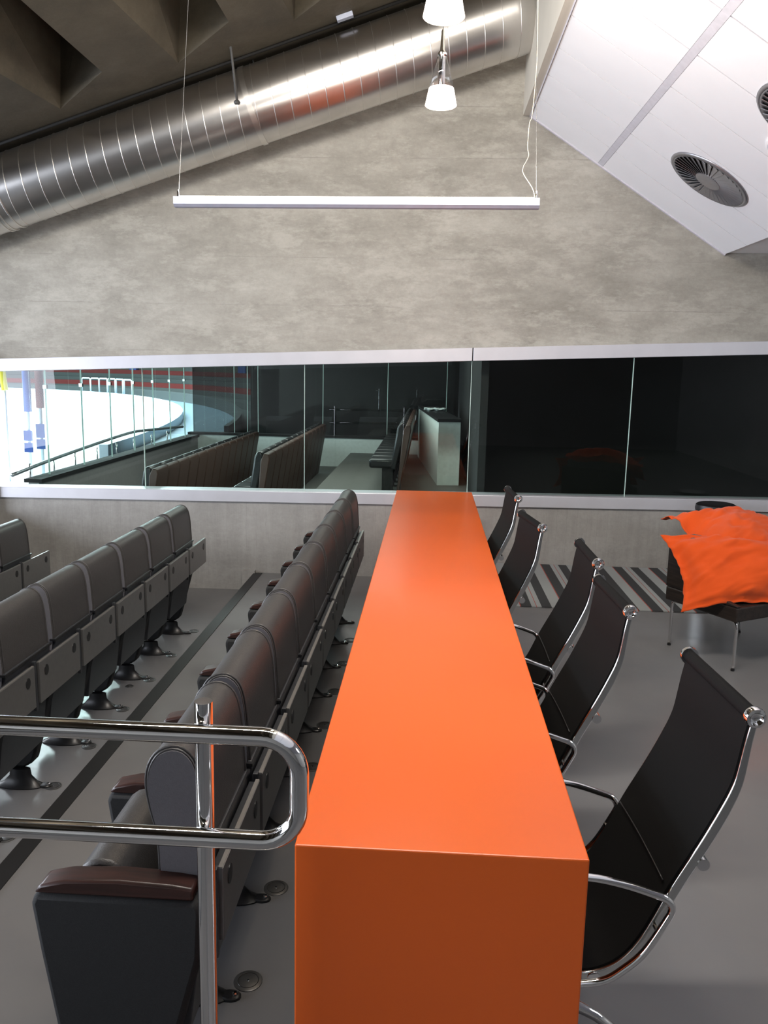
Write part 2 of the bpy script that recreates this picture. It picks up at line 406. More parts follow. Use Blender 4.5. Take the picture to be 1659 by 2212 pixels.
# ---- round swirl diffusers in the bulkhead
def swirl(label, cx_, cy_, r):
    u = (cx_-A0.x)/du.x; c = A0+du*u; c.y = cy_
    g = thing('ceiling_diffuser', label, 'air vent', c + dn*.004, group='round air diffusers in the white bulkhead')
    Mx = Matrix((du, Vector((0, 1, 0)), dn)).transposed()  # local x along slope, y depth, z out of the ceiling
    g.rotation_euler = Mx.to_euler()
    def ring(r0, r1, z0, z1, seg=48):
        bm = bmesh.new(); R = [[bm.verts.new((a*math.cos(2*math.pi*k/seg), a*math.sin(2*math.pi*k/seg), z)) for k in range(seg)] for a, z in ((r0, z0), (r1, z1), (r1+.0, z1-.01), (r0, z0-.012))]
        for i in range(4):
            P_, Q_ = R[i], R[(i+1) % 4]
            for k in range(seg): bm.faces.new((P_[k], P_[(k+1) % seg], Q_[(k+1) % seg], Q_[k]))
        bmesh.ops.recalc_face_normals(bm, faces=bm.faces); return bm
    obj('outer_ring', ring(r*.92, r, .014, .004), 'grille', g, smooth='all')
    obj('inner_ring', ring(r*.86, r*.92, .004, .014), 'grille', g, smooth='all')
    bm = lathe([(r*.9, .0005), (r*.9, .002)], 40); obj('dark_opening', bm, 'hole', g)
    obj('hub', lathe([(r*.31, .004), (r*.31, .016), (r*.29, .018)], 32), 'grille', g, smooth=True)
    bm = bmesh.new()
    a = [Vector((r*.30, -.006, .014)), Vector((r*.30, .016, .004)), Vector((r*.89, .022, .004)), Vector((r*.89, -.026, .018))]
    v = [bm.verts.new(p) for p in a] + [bm.verts.new(p+Vector((0, .002, .0015))) for p in a]
    for f in ((0, 1, 2, 3), (7, 6, 5, 4), (0, 4, 5, 1), (1, 5, 6, 2), (2, 6, 7, 3), (3, 7, 4, 0)): bm.faces.new([v[i] for i in f])
    s0 = obj('swirl_blade', bm, 'grille', g)
    for k in range(1, 36):
        s = s0.copy(); COL.objects.link(s); s.rotation_euler = (0, 0, 2*math.pi*k/36)
    return g
swirl('round metal swirl air vent in the white sloping ceiling, the lower whole one', 2.19, 7.13, .355)
swirl('round metal swirl air vent cut by the right edge of the photo', 2.23, 5.42, .355)
# recessed downlight
u = (2.33-A0.x)/du.x; c = A0+du*u
dl = thing('recessed_downlight', 'round shallow white recessed fitting between the two air vents, cut by the right edge', 'ceiling light', (c.x, 5.93, c.z))
dl.rotation_euler = Matrix((du, Vector((0, 1, 0)), dn)).transposed().to_euler()
obj('housing_ring', lathe([(.17, .0), (.17, .012), (.155, .016)], 36), 'white', dl, smooth=True)
obj('diffuser_disc', lathe([(.15, .016), (.14, .020)], 36), 'lampwhite', dl, smooth=True)

# ================================================================== DUCT
def P2(x): return Vector((x, 8.04, 3.745+(x+4.2)*.325))
duct = thing('ventilation_duct', 'large round galvanised spiral ventilation duct rising along the concrete wall', 'duct', P2(-1.7))
d0, d1 = P2(-6.4)-duct.location, P2(.80)-duct.location
ax = (d1-d0).normalized(); DL = (d1-d0).length; DR = .332
obj('duct_pipe', T([d0+ax*(DL*k/40) for k in range(41)], DR, 48), 'duct', duct, smooth='all')
def seam_ring(r, w, tilt=.055, seg=48):
    s = ax.cross(Vector((0, 0, 1))).normalized(); uu = s.cross(ax)
    pts = [ax*(tilt*math.sin(2*math.pi*k/seg+.6)) + s*r*math.cos(2*math.pi*k/seg) + uu*r*math.sin(2*math.pi*k/seg) for k in range(seg)]
    return T(pts, w, 6, closed=True)
sr = obj('spiral_seam', seam_ring(DR+.001, .0042), 'ductseam', duct, loc=d0+ax*.1, smooth='all')
k = 1
while .1+k*.162 < DL-.02:
    s = sr.copy(); COL.objects.link(s); s.location = d0+ax*(.1+k*.162); k += 1
for dx in (2.32, 2.36, 2.44):
    obj('collar_ring', seam_ring(DR+.004, .008, .02), 'ductseam', duct, loc=d0+ax*dx, smooth='all')
# hanger strap and rod
st = P2(-1.72)-duct.location
s_ = ax.cross(Vector((0, 0, 1))).normalized(); uu = s_.cross(ax)
bm = bmesh.new(); ring = []
for k in range(40):
    a = 2*math.pi*k/40; d = s_*math.cos(a)+uu*math.sin(a)
    ring.append([bm.verts.new(st+ax*w+d*r) for w, r in ((-.025, DR+.002), (.025, DR+.002), (.025, DR+.008), (-.025, DR+.008))])
for k in range(40):
    A_, C_ = ring[k], ring[(k+1) % 40]
    for j in range(4): bm.faces.new((A_[j], A_[(j+1) % 4], C_[(j+1) % 4], C_[j]))
bmesh.ops.recalc_face_normals(bm, faces=bm.faces)
obj('hanger_strap', bm, 'ductseam', duct, smooth=True)
obj('hanger_rod', T([Vector((-1.797, 7.70, 4.50))-duct.location, Vector((-1.89, 7.68, 5.35))-duct.location], .011, 8), 'wire', duct, smooth='all')
obj('rod_bracket', lathe([(.022, 0), (.03, .015), (.02, .03)], 12), 'wire', duct, loc=Vector((-1.797, 7.70, 4.47))-duct.location, smooth=True)
obj('hanger_rod', T([Vector((-1.70, 8.1, 4.72))-duct.location, Vector((-1.74, 8.1, 5.0))-duct.location], .007, 8), 'wire', duct, smooth='all')
jb = obj('junction_box', B(-.075, .075, -.03, .03, -.02, .02), 'lampwhite', loc=(-.86, 7.84, zt(-.86)-.022), bevel=.004); jb.rotation_euler = (0, -.314, 0)
tag(jb, 'small white junction box on the roof soffit just above the duct', 'junction box')
cb = T([(-6, 7.93, zt(-6)-.02), (.7, 7.93, zt(.7)-.02)], .014, 8)  # black tube in place of the dark shadow gap above the duct
tag(obj('shadow_line', cb, 'black', smooth='all'), 'thin black tube standing in for the shadow line along the soffit above the duct', 'shadow_line')

# ================================================================== HANGING LAMPS
bl = thing('linear_pendant', 'long slim pale blue linear pendant hanging in front of the concrete wall', 'ceiling light', (-.44, 4.6, 3.062))
bl.rotation_euler = (0, math.radians(-.3), 0)
bm = bmesh.new(); prism(bm, [(-.032, -.012), (-.018, -.026), (.018, -.026), (.032, -.012), (.032, .026), (-.032, .026)], 'x', -.98, .98)
obj('lamp_housing', bm, 'lampwhite', bl)
obj('uplight_tube', B(-.95, .95, -.02, .02, .0265, .030), 'uplight', bl)
d = bpy.data.lights.new('uplight', 'AREA'); d.shape = 'RECTANGLE'; d.size = 1.9; d.size_y = .04; d.energy = 62; d.color = (1, .93, .84)
o = bpy.data.objects.new('uplight', d); COL.objects.link(o); o.parent = bl; o.location = (0, 0, .034); o.rotation_euler = (math.pi, 0, 0)
obj('suspension_wire', T([(-.96, 0, .02), (-.88, 0, 1.0), (-.80, 0, 2.12)], .0012, 6), 'wire', bl, smooth='all')
obj('suspension_wire', T([(.965, 0, .02), (.92, 0, 1.0), (.86, 0, 2.5)], .0012, 6), 'wire', bl, smooth='all')
for x in (-.96, .965): obj('wire_grip', lathe([(.007, .025), (.007, .06), (.003, .07)], 10), 'chrome', bl, loc=(x, 0, 0), smooth=True)
cp = [(.516, 3.092), (.502, 3.139), (.454, 3.208), (.448, 3.243), (.474, 3.3), (.467, 3.346), (.471, 3.46), (.483, 3.505), (.495, 3.729), (.491, 3.927), (.47, 4.6), (.45, 5.58)]
obj('power_cable', T(spline([(x+.44, -.01, z-3.062) for x, z in cp], 5), .0022, 6), 'cable', bl, smooth='all')
def pendant(y, label):
    p = thing('cone_pendant', label, 'ceiling light', (.005, y, 3.55), group='small cone pendants over the counter')
    obj('frosted_shade', lathe([(.078, 0), (.083, .004), (.066, .085), (.060, .085), (.058, .08), (.07, .01)], 28), 'frosted', p, smooth=True)
    bm = bmesh.new(); rings = []
    for r, z in ((.066, .086), (.026, .235), (.024, .235), (.064, .086)): rings.append([bm.verts.new((r*math.cos(2*math.pi*k/28), r*math.sin(2*math.pi*k/28), z)) for k in range(28)])
    for A_, C_ in zip(rings, rings[1:]+rings[:1]):
        for k in range(28): bm.faces.new((A_[k], A_[(k+1) % 28], C_[(k+1) % 28], C_[k]))
    obj('clear_glass_cone', bm, 'clear', p, smooth='all')
    obj('lamp_holder', lathe([(.012, .09), (.017, .10), (.017, .24), (.024, .245), (.024, .255), (.012, .27), (.009, .36), (.004, .37)], 20), 'chrome', p, smooth=True)
    obj('pendant_cord', T([(0, 0, .36), (-.008, 0, 1.98)], .003, 6), 'wire', p, smooth='all')
    d = bpy.data.lights.new('pendant_bulb', 'POINT'); d.energy = 18; d.color = (1, .80, .58); d.shadow_soft_size = .05
    o = bpy.data.objects.new('pendant_bulb', d); COL.objects.link(o); o.location = (0, 0, -.06); o.parent = p
pendant(4.6, 'small glass cone pendant with a glowing frosted rim, the lower one seen whole')
pendant(3.5, 'glass cone pendant cut by the top edge, only its glowing rim in view')

# ================================================================== COUNTER
ct = thing('bar_counter', 'long glossy orange bar counter running away towards the window', 'counter', (.06, 4.9, 0))
cxl, cxr, cy0, cy1, cz = -.307-.06, .424-.06, 1.86-4.9, 7.92-4.9, 1.018
bm = bmesh.new()
prism(bm, [(cy0, .192-.19), (cy0+.06, .002), (cy0+.06, cz-.06), (cy1-.06, cz-.06), (cy1-.06, .002), (cy1, .002), (cy1, cz), (cy0, cz)], 'x', cxl, cxr)
obj('counter_body', bm, 'orange', ct, bevel=.004)
obj('kick_panel', B(cxl+.03, cxl+.06, cy0+.061, cy1-.061, .002, cz-.061), 'shell', ct)

# ================================================================== THEATRE SEATS
PITCH = .54
def make_seat(extra=None, joint_boards=True):
    """local frame: x=0 under the crest (sitter faces -x), y=0 at near joint, z=0 floor"""
    t = thing('theatre_seat', '', 'seat')
    y0, y1 = .03, PITCH-.03
    ctrl = [(.080, .84), (.076, .95), (.068, 1.06), (.048, 1.135), (.005, 1.168), (-.048, 1.155), (-.080, 1.11), (-.088, 1.05), (-.078, .98), (-.060, .90), (-.055, .78), (-.055, .62), (-.045, .50), (.0, .46), (.04, .52), (.055, .70)]
    prof = [(p.x, p.y) for p in spline([(a, b, 0) for a, b in ctrl], 3, closed=True)]
    # cushion with slightly rounded ends
    bm = bmesh.new(); n = len(prof); cx_, cz_ = 0, .82
    rings = []
    for yy, sc in ((y0, .93), (y0+.006, .985), (y0+.018, 1), (y1-.018, 1), (y1-.006, .985), (y1, .93)):
        rings.append([bm.verts.new((px*(1 if sc == 1 else (sc if True else 1)), yy, cz_+(pz-cz_)*(1-(1-sc)*.18))) for px, pz in prof])
    for A_, C_ in zip(rings, rings[1:]):
        for k in range(n): bm.faces.new((A_[k], A_[(k+1) % n], C_[(k+1) % n], C_[k]))
    bm.faces.new(rings[0]); bm.faces.new(rings[-1][::-1]); bmesh.ops.recalc_face_normals(bm, faces=bm.faces)
    back = obj('backrest', bm, 'leather', t, smooth=True)
    sp = [(px*.90, cz_+(pz-cz_)*.975) for px, pz in prof]
    for yy, s in ((y0-.004, 1), (y1+.004, -1)):
        bm = bmesh.new(); prism(bm, sp, 'y', yy, yy+.01*s); obj('side_panel', bm, 'sidecloth', back)
    for yy in (y0+.008, y1-.008):
        obj('piping', T([(px*1.0, yy, cz_+(pz-cz_)*1.0) for px, pz in prof], .0045, 6, closed=True), 'leather', back, smooth='all')
    # dark shell behind the lower back, with a ledge
    bm = bmesh.new(); prism(bm, [(.060, .86), (.088, .86), (.090, .845), (.062, .60), (.020, .28), (-.01, .28), (.035, .60)], 'y', y0, y1)
    sh = obj('back_shell', bm, 'shell', t, bevel=.004)
    obj('shell_ledge', B(.060, .094, y0-.012, y1+.012, .845, .856), 'dark', sh)
    # tipped-up seat cushion
    bm = bmesh.new(); c0, c1, r = (-.115, .47), (-.235, .72), .078
    pts = []
    ang = math.atan2(c1[1]-c0[1], c1[0]-c0[0])
    for k in range(9):
        a = ang-math.pi/2+math.pi*k/8; pts.append((c1[0]+r*math.cos(a), c1[1]+r*math.sin(a)))
    for k in range(7):
        a = ang+math.pi/2+math.pi*k/6; pts.append((c0[0]+.055*math.cos(a), c0[1]+.055*math.sin(a)))
    prism(bm, pts, 'y', y0+.03, y1-.03); obj('seat_cushion', bm, 'leather', t, smooth=True, bevel=.012)
    def arm(yj, first=True):
        ap = bmesh.new()
        pr = [(-.385, .752), (-.397, .725), (-.378, .58), (-.335, .30), (-.30, .15), (-.27, .115), (-.10, .105), (-.045, .14), (.0, .30), (.075, .58), (.082, .72), (.072, .752)]
        prism(ap, pr, 'y', yj-.042, yj+.042); p = obj('arm_panel', ap, 'armcloth', t, bevel=.016, smooth=True)
        am = bmesh.new()
        prism(am, [(-.388, .753), (-.370, .778), (-.30, .795), (-.15, .803), (.0, .797), (.06, .79), (.06, .753)], 'y', yj-.038, yj+.038)
        obj('armrest', am, 'armwood', t, bevel=.008, smooth=True)
        yf = yj-.045
        f = lathe([(1, 0), (1, .05), (.72, .22), (.46, .6), (.42, 1)], 20, .140, .056, (-.12, yf))
        for v in f.verts: v.co.z = v.co.z*.105+.001
        ft = obj('foot', f, 'dark', t, smooth=True)
        tip = obj('foot_tab', lathe([(.026, .001), (.026, .010), (.022, .014)], 14, 1.5, 1, (.022, yf)), 'dark', ft, smooth=True)
        obj('anchor_bolt', lathe([(.010, .014), (.010, .020), (.006, .023)], 8, 1, 1, (.040, yf)), 'chrome', ft)
        # aluminium board behind the backs
        sh_ = PITCH/2+.005 if joint_boards else 0
        b0, b1 = yj+.022+(-PITCH/2 if joint_boards else 0), yj+PITCH-.022+(-PITCH/2 if joint_boards else 0)
        if yj > 0 and not joint_boards: return
        bd = obj('desk_board', B(.112, .128, b0, b1, .595, .82), 'board', t, bevel=.002)
        obj('board_edge', B(.1135, .1265, b0, b1, .8202, .8225), 'boardedge', bd)
        for yy in (b0+.075, b1-.075):
            bmx = bmesh.new(); pts = [(yy+.023*math.cos(2*math.pi*k/18), .755+.029*math.sin(2*math.pi*k/18)) for k in range(18)]
            prism(bmx, pts, 'x', .1275, .1302); obj('board_hole', bmx, 'dark', bd)
        obj('board_bracket', B(.100, .118, b0-.032, b0-.010, .56, .835), 'shell', bd, bevel=.003)
        obj('backing_strip', B(.092, .1115, b0, b1, .60, .812), 'shell', bd)
    arm(0)
    if extra == 'far': arm(PITCH)
    return t
seatA = make_seat(None, False); seatF = make_seat('far', False); seatB = make_seat(); seatG = make_seat('far')
ordn = ['nearest the chrome handrail', 'second from the handrail', 'third from the handrail', 'fourth from the handrail', 'fifth from the handrail', 'sixth from the handrail', 'seventh from the handrail', 'eighth from the handrail', 'at the window end']
def foot_disc(x, y, z, r, label, group):
    d = thing('floor_disc', label, 'floor cover', (x, y, z), group=group)
    obj('cover_plate', lathe([(r, 0), (r, .003), (r*.93, .005)], 28), 'conc_disc', d, smooth=True)
    obj('centre_screw', lathe([(r*.1, .005), (r*.08, .007)], 8), 'chrome', d)
    obj('rim_groove', T([(r*.72*math.cos(2*math.pi*k/28), r*.72*math.sin(2*math.pi*k/28), .0055) for k in range(28)], .0012, 5, closed=True), 'dark', d)
XA = -.665; YA0 = 2.02
used = set()
def place(proto, x, y, z, label, group):
    t = proto if proto.name not in used else copy_tree(proto)
    used.add(proto.name); t.location = (x, y, z); t['label'] = label; t['group'] = group; return t
for i in range(9):
    place(seatF if i == 8 else seatA, XA, YA0+PITCH*i, 0, 'charcoal leather seat in the row beside the counter, '+ordn[i], 'theatre seats beside the counter')
for i in range(1, 9):
    foot_disc(XA+.068, YA0+PITCH*i+.035, 0, .052, 'round floor cover behind the seats beside the counter, %s' % ['nearest the camera', 'second from the camera', 'third from the camera', 'fourth from the camera', 'fifth from the camera', 'sixth from the camera', 'seventh from the camera', 'farthest away'][i-1], 'floor covers beside the counter')
XB = XA-1.485; NB = 7; YB1 = 7.0
ob = ['at the window end', 'second from the window end', 'third from the window end', 'fourth from the window end', 'fifth from the window end', 'sixth from the window end', 'seventh from the window end']
for i in range(NB):
    place(seatG if i == 0 else seatB, XB, YB1-PITCH*(i+1)-.01*i, -.195, 'charcoal seat with grey board in the middle row, '+ob[i], 'theatre seats in the middle row')
for i, y in enumerate([6.99, 6.35, 5.81, 5.26, 4.69, 4.19, 3.67]):
    foot_disc(-2.085, y+.03, -.195, .045, 'round floor cover behind the middle row, '+ob[i], 'floor covers behind the middle row')
foot_disc(-2.19, 5.70, -.195, .03, 'small dark floor cover beside a seat foot of the middle row', 'floor covers behind the middle row')
XC = XB-1.465
for i in range(2):
    place(seatG if i == 0 else seatB, XC, 6.98-PITCH*(i+1), -.36, 'charcoal seat of the lowest row, '+ob[i], 'theatre seats in the lowest row')

# ================================================================== HANDRAIL
hr = thing('handrail', 'polished chrome tube handrail with a rounded end beside the counter', 'railing', (-.483, 1.69, 0))
zt_, zb_, xe, R = 1.404, 1.158, -.262, .085
pts = [(-1.9, 0, zt_-.012)]
pts += [(x, 0, zt_) for x in (-1.2, -.6)]
pts += [(xe-R+R*math.sin(a), 0, zt_-R+R*math.cos(a)) for a in [math.pi/2*k/8 for k in range(9)]]
pts += [(xe-R+R*math.cos(a), 0, zb_+R-R*math.sin(a)) for a in [math.pi/2*k/8 for k in range(9)]]
pts += [(x, 0, zb_) for x in (-.6, -1.2)] + [(-1.9, 0, zb_-.012)]
obj('rail_tube', T([(x+.483, -.04, z) for x, _, z in pts], .0215, 20), 'chrome', hr, smooth='all')
obj('post', T([(0, 0, .004), (0, 0, 1.463)], .0205, 24), 'chrome', hr, smooth=True)
obj('post', T([(-1.30, 0, .004), (-1.30, 0, 1.463)], .0205, 24), 'chrome', hr, smooth=True).location = (0, 0, 0)
obj('floor_flange', lathe([(.05, .001), (.05, .008), (.03, .012)], 24), 'chrome', hr, smooth=True)

# ================================================================== MESH CHAIRS
def make_chair():
    """local: origin on floor under seat centre, sitter faces -x, near frame at y=-.225"""
    t = thing('mesh_chair', '', 'chair')
    ox, oz = .46, LZ          # profile was measured in world coordinates
    W = .225
    raw = [(.389, 1.140), (.379, 1.086), (.371, 1.030), (.363, .98), (.351, .94), (.335, .901), (.315, .856), (.289, .801), (.262, .748), (.233, .692), (.205, .634), (.178, .572), (.150, .515), (.120, .470), (.085, .436), (.04, .413), (-.01, .404), (-.10, .406), (-.20, .414), (-.27, .420), (-.33, .415), (-.372, .392)]
    prof = [(p.x, p.y) for p in spline([(a, b, 0) for a, b in raw], 3)]
    def strip(off0, off1, y0, y1, cut=0):
        bm = bmesh.new(); A_ = []; n = len(prof)
        for i, (x, z) in enumerate(prof):
            a = prof[max(0, i-1)]; b = prof[min(n-1, i+1)]; tx, tz = b[0]-a[0], b[1]-a[1]; l = math.hypot(tx, tz); nx, nz = tz/l, -tx/l
            if nx > 0 and nz < 0: pass
            # normal towards the sitter (left / up)
            if nx > 0 or (abs(nx) < .3 and nz < 0): nx, nz = -nx, -nz
            k_ = min(1, .42+i/(n*.45)) if off0 < 0 else 1
            A_.append([bm.verts.new((x+nx*o*(k_ if o < 0 else 1), y, z+nz*o*(k_ if o < 0 else 1))) for o, y in ((off0, y0), (off0, y1), (off1, y1), (off1, y0))])
        for P_, Q_ in zip(A_, A_[1:]):
            for k in range(4): bm.faces.new((P_[k], P_[(k+1) % 4], Q_[(k+1) % 4], Q_[k]))
        bm.faces.new(A_[0]); bm.faces.new(A_[-1][::-1]); bmesh.ops.recalc_face_normals(bm, faces=bm.faces); return bm
    obj('mesh_sling', strip(.004, .012, -W+.004, W-.004), 'mesh', t, smooth=True)
    for s in (-1, 1):
        fr = obj('side_frame', strip(-.020, .008, s*W-.007, s*W+.007), 'steel', t, smooth=True, bevel=.003)
    # rolls with chrome end caps, top and front
    for (x, z), nm in (((prof[0][0], prof[0][1]+.010), 'top_roll'), ((prof[-1][0], prof[-1][1]), 'front_roll')):
        ro = obj(nm, T([(x, -W-.002, z), (x, W+.002, z)], .019, 16), 'mesh', t, smooth=True)
        for s in (-1, 1):
            c = lathe([(.009, .008), (.013, .006), (.018, -.003), (.025, -.001), (.028, .007), (.027, .018), (.0, .018)], 20)
            for v_ in c.verts: v_.co.z = .014-v_.co.z
            bmesh.ops.reverse_faces(c, faces=c.faces)
            bmesh.ops.rotate(c, verts=c.verts, matrix=Matrix.Rotation(math.radians(90), 3, 'X'))  # z -> -y
            bmesh.ops.translate(c, verts=c.verts, vec=(0, .012, 0))
            if s > 0:
                bmesh.ops.scale(c, verts=c.verts, vec=(1, -1, 1)); bmesh.ops.reverse_faces(c, faces=c.faces)
            e = obj('end_cap', c, 'chrome', ro, loc=(x, s*(W+.010), z), smooth=True)
    # welt across the back
    for i in (29,):
        x, z = prof[i]; pts = [(x-.013, y, z+.012+.012*math.cos(y*6)) for y in [-.20+.4*k/12 for k in range(13)]]
        obj('back_seam', T(pts, .0025, 6), 'welt', t, smooth='all')
    # rear spreaders
    for i, d in ((24, .030), (46, .0)):
        x, z = prof[i]; r_ = obj('spreader', T([(x+d, -W+.0, z-.01), (x+d+.02, -W*.6, z-.02), (x+d+.02, W*.6, z-.02), (x+d, W, z-.01)], .010, 10), 'chrome', t, smooth='all')
        obj('spreader_boss', T([(x+d, -W-.010, z-.01), (x+d, -W+.02, z-.01)], .017, 12), 'chrome', r_, smooth=True)
    # tubular arm loops
    for s in (-1, 1):
        yy = s*(W+.032)
        loop = [(-.013, .712), (.076, .694), (.156, .668), (.194, .652), (.210, .625), (.197, .589), (.146, .496), (.094, .443), (.046, .410), (-.022, .398), (-.12, .392), (-.21, .398), (-.265, .44), (-.285, .54), (-.28, .65), (-.24, .695), (-.14, .716)]
        P_ = spline([(x, yy, z) for x, z in loop], 5, closed=True)
        obj('arm_loop', T(P_, .0105, 12, closed=True), 'chrome', t, smooth='all')
        for x, z in ((.178, .560), (-.12, .400)):
            obj('arm_bolt', T([(x, s*W, z), (x, yy, z)], .008, 8), 'chrome', t, smooth=True)
    # pedestal base
    obj('column', lathe([(.030, .06), (.030, .20), (.020, .21), (.020, .36), (.032, .37), (.032, .385)], 18), 'chrome', t, loc=(-.12, 0, 0), smooth=True)
    obj('seat_bracket', B(-.20, -.04, -.20, .20, .372, .388), 'steel', t, bevel=.004)
    for k in range(4):
        a = math.radians(-12+90*k); ca, sa = math.cos(a), math.sin(a)
        leg = T([(-.12+ca*r, sa*r, z) for r, z in ((.02, .172), (.10, .165), (.22, .118), (.33, .045))], [.021, .020, .016, .013], 10)
        lg = obj('leg', leg, 'chrome', t, smooth='all')
        obj('glide', lathe([(.018, 0), (.020, .006), (.012, .03)], 12), 'dark', lg, loc=(-.12+ca*.31, sa*.31, 0), smooth=True)
    return t
mc = make_chair()
for i, (fx, fy, rz, lb) in enumerate([
        (.854, 2.021, 3.4, 'nearest the camera, seen largest'), (.753, 2.92, 3, 'second from the camera'), (.784, 3.67, .5, 'third from the camera'),
        (.643, 4.495, 8.5, 'fourth from the camera'), (.615, 5.52, 3.8, 'farthest, at the window end')]):
    t = mc if i == 0 else copy_tree(mc)
    a = math.radians(rz)
    # near top corner is at local (.394,-.225)
    lx, ly = .394, -.225
    t.location = (fx-(lx*math.cos(a)-ly*math.sin(a)), fy-(lx*math.sin(a)+ly*math.cos(a)), LZ); t.rotation_euler = (0, 0, a)
    t['label'] = 'black mesh chair with chrome frame at the counter, '+lb; t['group'] = 'mesh chairs along the counter'

# ================================================================== LOUNGE CORNER
cp_ = struct  # carpet is a thing of its own
tag(obj('striped_rug', B(.55, 3.6, 6.87, WY-.01, LZ+.001, LZ+.008), 'carpet'), 'grey and black striped carpet with thin red lines below the window wall', 'rug')
tub = thing('tub_chair', 'dark brown armchair on bent chrome legs under the orange pillows', 'armchair', (1.78, 6.0, LZ), math.radians(-60))
# local: x runs P1->P2 (towards camera), y runs P1->P4 (to the right)
Wd, Dp = .64, .85
obj('seat_shell', B(0, Wd, 0, Dp, .355, .46), 'tub', tub, bevel=.012)
for ya in (0, Dp-.035):
    bm = bmesh.new(); prism(bm, [(0.0, .461), (Wd, .461), (Wd, .47), (.30, .53), (.17, .752), (0.0, .752)], 'y', ya, ya+.035)
    obj('arm_panel', bm, 'tub', tub, bevel=.006)
obj('back_panel', B(0, .04, .036, Dp-.036, .461, .755), 'tub', tub, bevel=.008)
obj('back_cushion', B(.045, .17, .045, Dp-.045, .56, .85), 'greyseat', tub, bevel=.03, smooth=True)
obj('seat_cushion', B(.172, Wd-.10, .04, Dp-.04, .461, .50), 'greyseat', tub, bevel=.025, smooth=True)
for (x, y, bx) in ((.03, .05, .10), (Wd-.03, .05, -.10), (.03, Dp-.05, .10), (Wd-.03, Dp-.05, -.10)):
    P_ = spline([(x, y, .012), (x, y, .22), (x, y, .30), (x+bx*.2, y, .342), (x+bx, y, .352)], 5)
    lg = obj('leg', T(P_, .011, 12), 'chrome', tub, smooth='all')
    obj('rubber_foot', lathe([(.013, .0), (.013, .014)], 12), 'dark', lg, loc=(x, y, 0))

def pillow(label, c, rx, ry, rot, th, seed, droop=(0, 0), flange=.11):
    """rumpled square pillow with a flat flange and pointed corners"""
    n = 44; bm = bmesh.new(); top, bot = [], []
    Rm_ = Matrix.Rotation(rot[2], 3, 'Z') @ Matrix.Rotation(rot[1], 3, 'Y') @ Matrix.Rotation(rot[0], 3, 'X')
    for i in range(n+1):
        tr, br = [], []
        for j in range(n+1):
            u = -1+2*i/n; v = -1+2*j/n
            x = u*rx*(1-.13*(1-v*v)*abs(u)); y = v*ry*(1-.13*(1-u*u)*abs(v))
            fu = max(0, 1-(abs(u)/(1-flange))**2.4); fv = max(0, 1-(abs(v)/(1-flange))**2.4)
            h = th*(fu*fv)**.5
            q = Vector((u*1.6+seed, v*1.6-seed*2, seed*.7))
            edge = 1-fu*fv
            # long soft creases running in from the corners, plus fine puckers
            cr = .050*noise.noise(q*1.3)+.026*noise.noise(q*3.1)+.026*(abs(noise.noise(Vector((u*2.2+v*1.8+seed, (u-v)*5.2, seed))))*2-.5)
            wv = .016*math.sin(5*u+seed)*edge+.014*math.sin(6*v+2*seed)*edge
            dz = droop[0]*u*u+droop[1]*v*v
            base = Vector((x, y, wv+dz))
            tr.append(bm.verts.new(base+Vector((0, 0, h+cr*(.5+edge*.3)+.003))))
            br.append(bm.verts.new(base+Vector((0, 0, -h*.55+cr*(.4+edge*.4)-.003))))
        top.append(tr); bot.append(br)
    for i in range(n):
        for j in range(n):
            bm.faces.new((top[i][j], top[i+1][j], top[i+1][j+1], top[i][j+1]))
            bm.faces.new((bot[i][j], bot[i][j+1], bot[i+1][j+1], bot[i+1][j]))
    for k in range(n):
        bm.faces.new((top[k][0], bot[k][0], bot[k+1][0], top[k+1][0])); bm.faces.new((top[k+1][n], bot[k+1][n], bot[k][n], top[k][n]))
        bm.faces.new((top[0][k+1], bot[0][k+1], bot[0][k], top[0][k])); bm.faces.new((top[n][k], bot[n][k], bot[n][k+1], top[n][k+1]))
    bmesh.ops.recalc_face_normals(bm, faces=bm.faces)
    bmesh.ops.rotate(bm, verts=bm.verts, matrix=Rm_, cent=(0, 0, 0))
    o = obj('pillow', bm, 'cloth', loc=c, smooth='all')
    return tag(o, label, 'pillow', 'orange pillows heaped on the armchair')
rd = math.radians
pillow('rumpled orange pillow leaning down the front of the armchair, the lower one', (2.30, 5.74, .875), .58, .31, (rd(47), rd(-2), rd(6)), .12, 3.3, (-.03, -.02))
pillow('orange pillow on top of the heap, its pointed corner sticking out to the left', (2.37, 6.06, 1.05), .50, .36, (rd(20), rd(5), rd(20)), .12, 8.1, (-.06, -.05))
# black bin by the wall
bn = thing('round_bin', 'black topped round bin with a steel rim standing against the window wall', 'bin', (2.83, 8.12, LZ+.009))
obj('bin_body', lathe([(.165, .0), (.175, .02), (.185, .64)], 36), 'steel', bn, smooth=True)
obj('steel_rim', lathe([(.190, .64), (.194, .65), (.194, .675), (.190, .68)], 36), 'steel', bn, smooth=True)
obj('lid', lathe([(.193, .681), (.195, .70), (.188, .735), (.165, .748), (.08, .752)], 36), 'dark', bn, smooth=True)

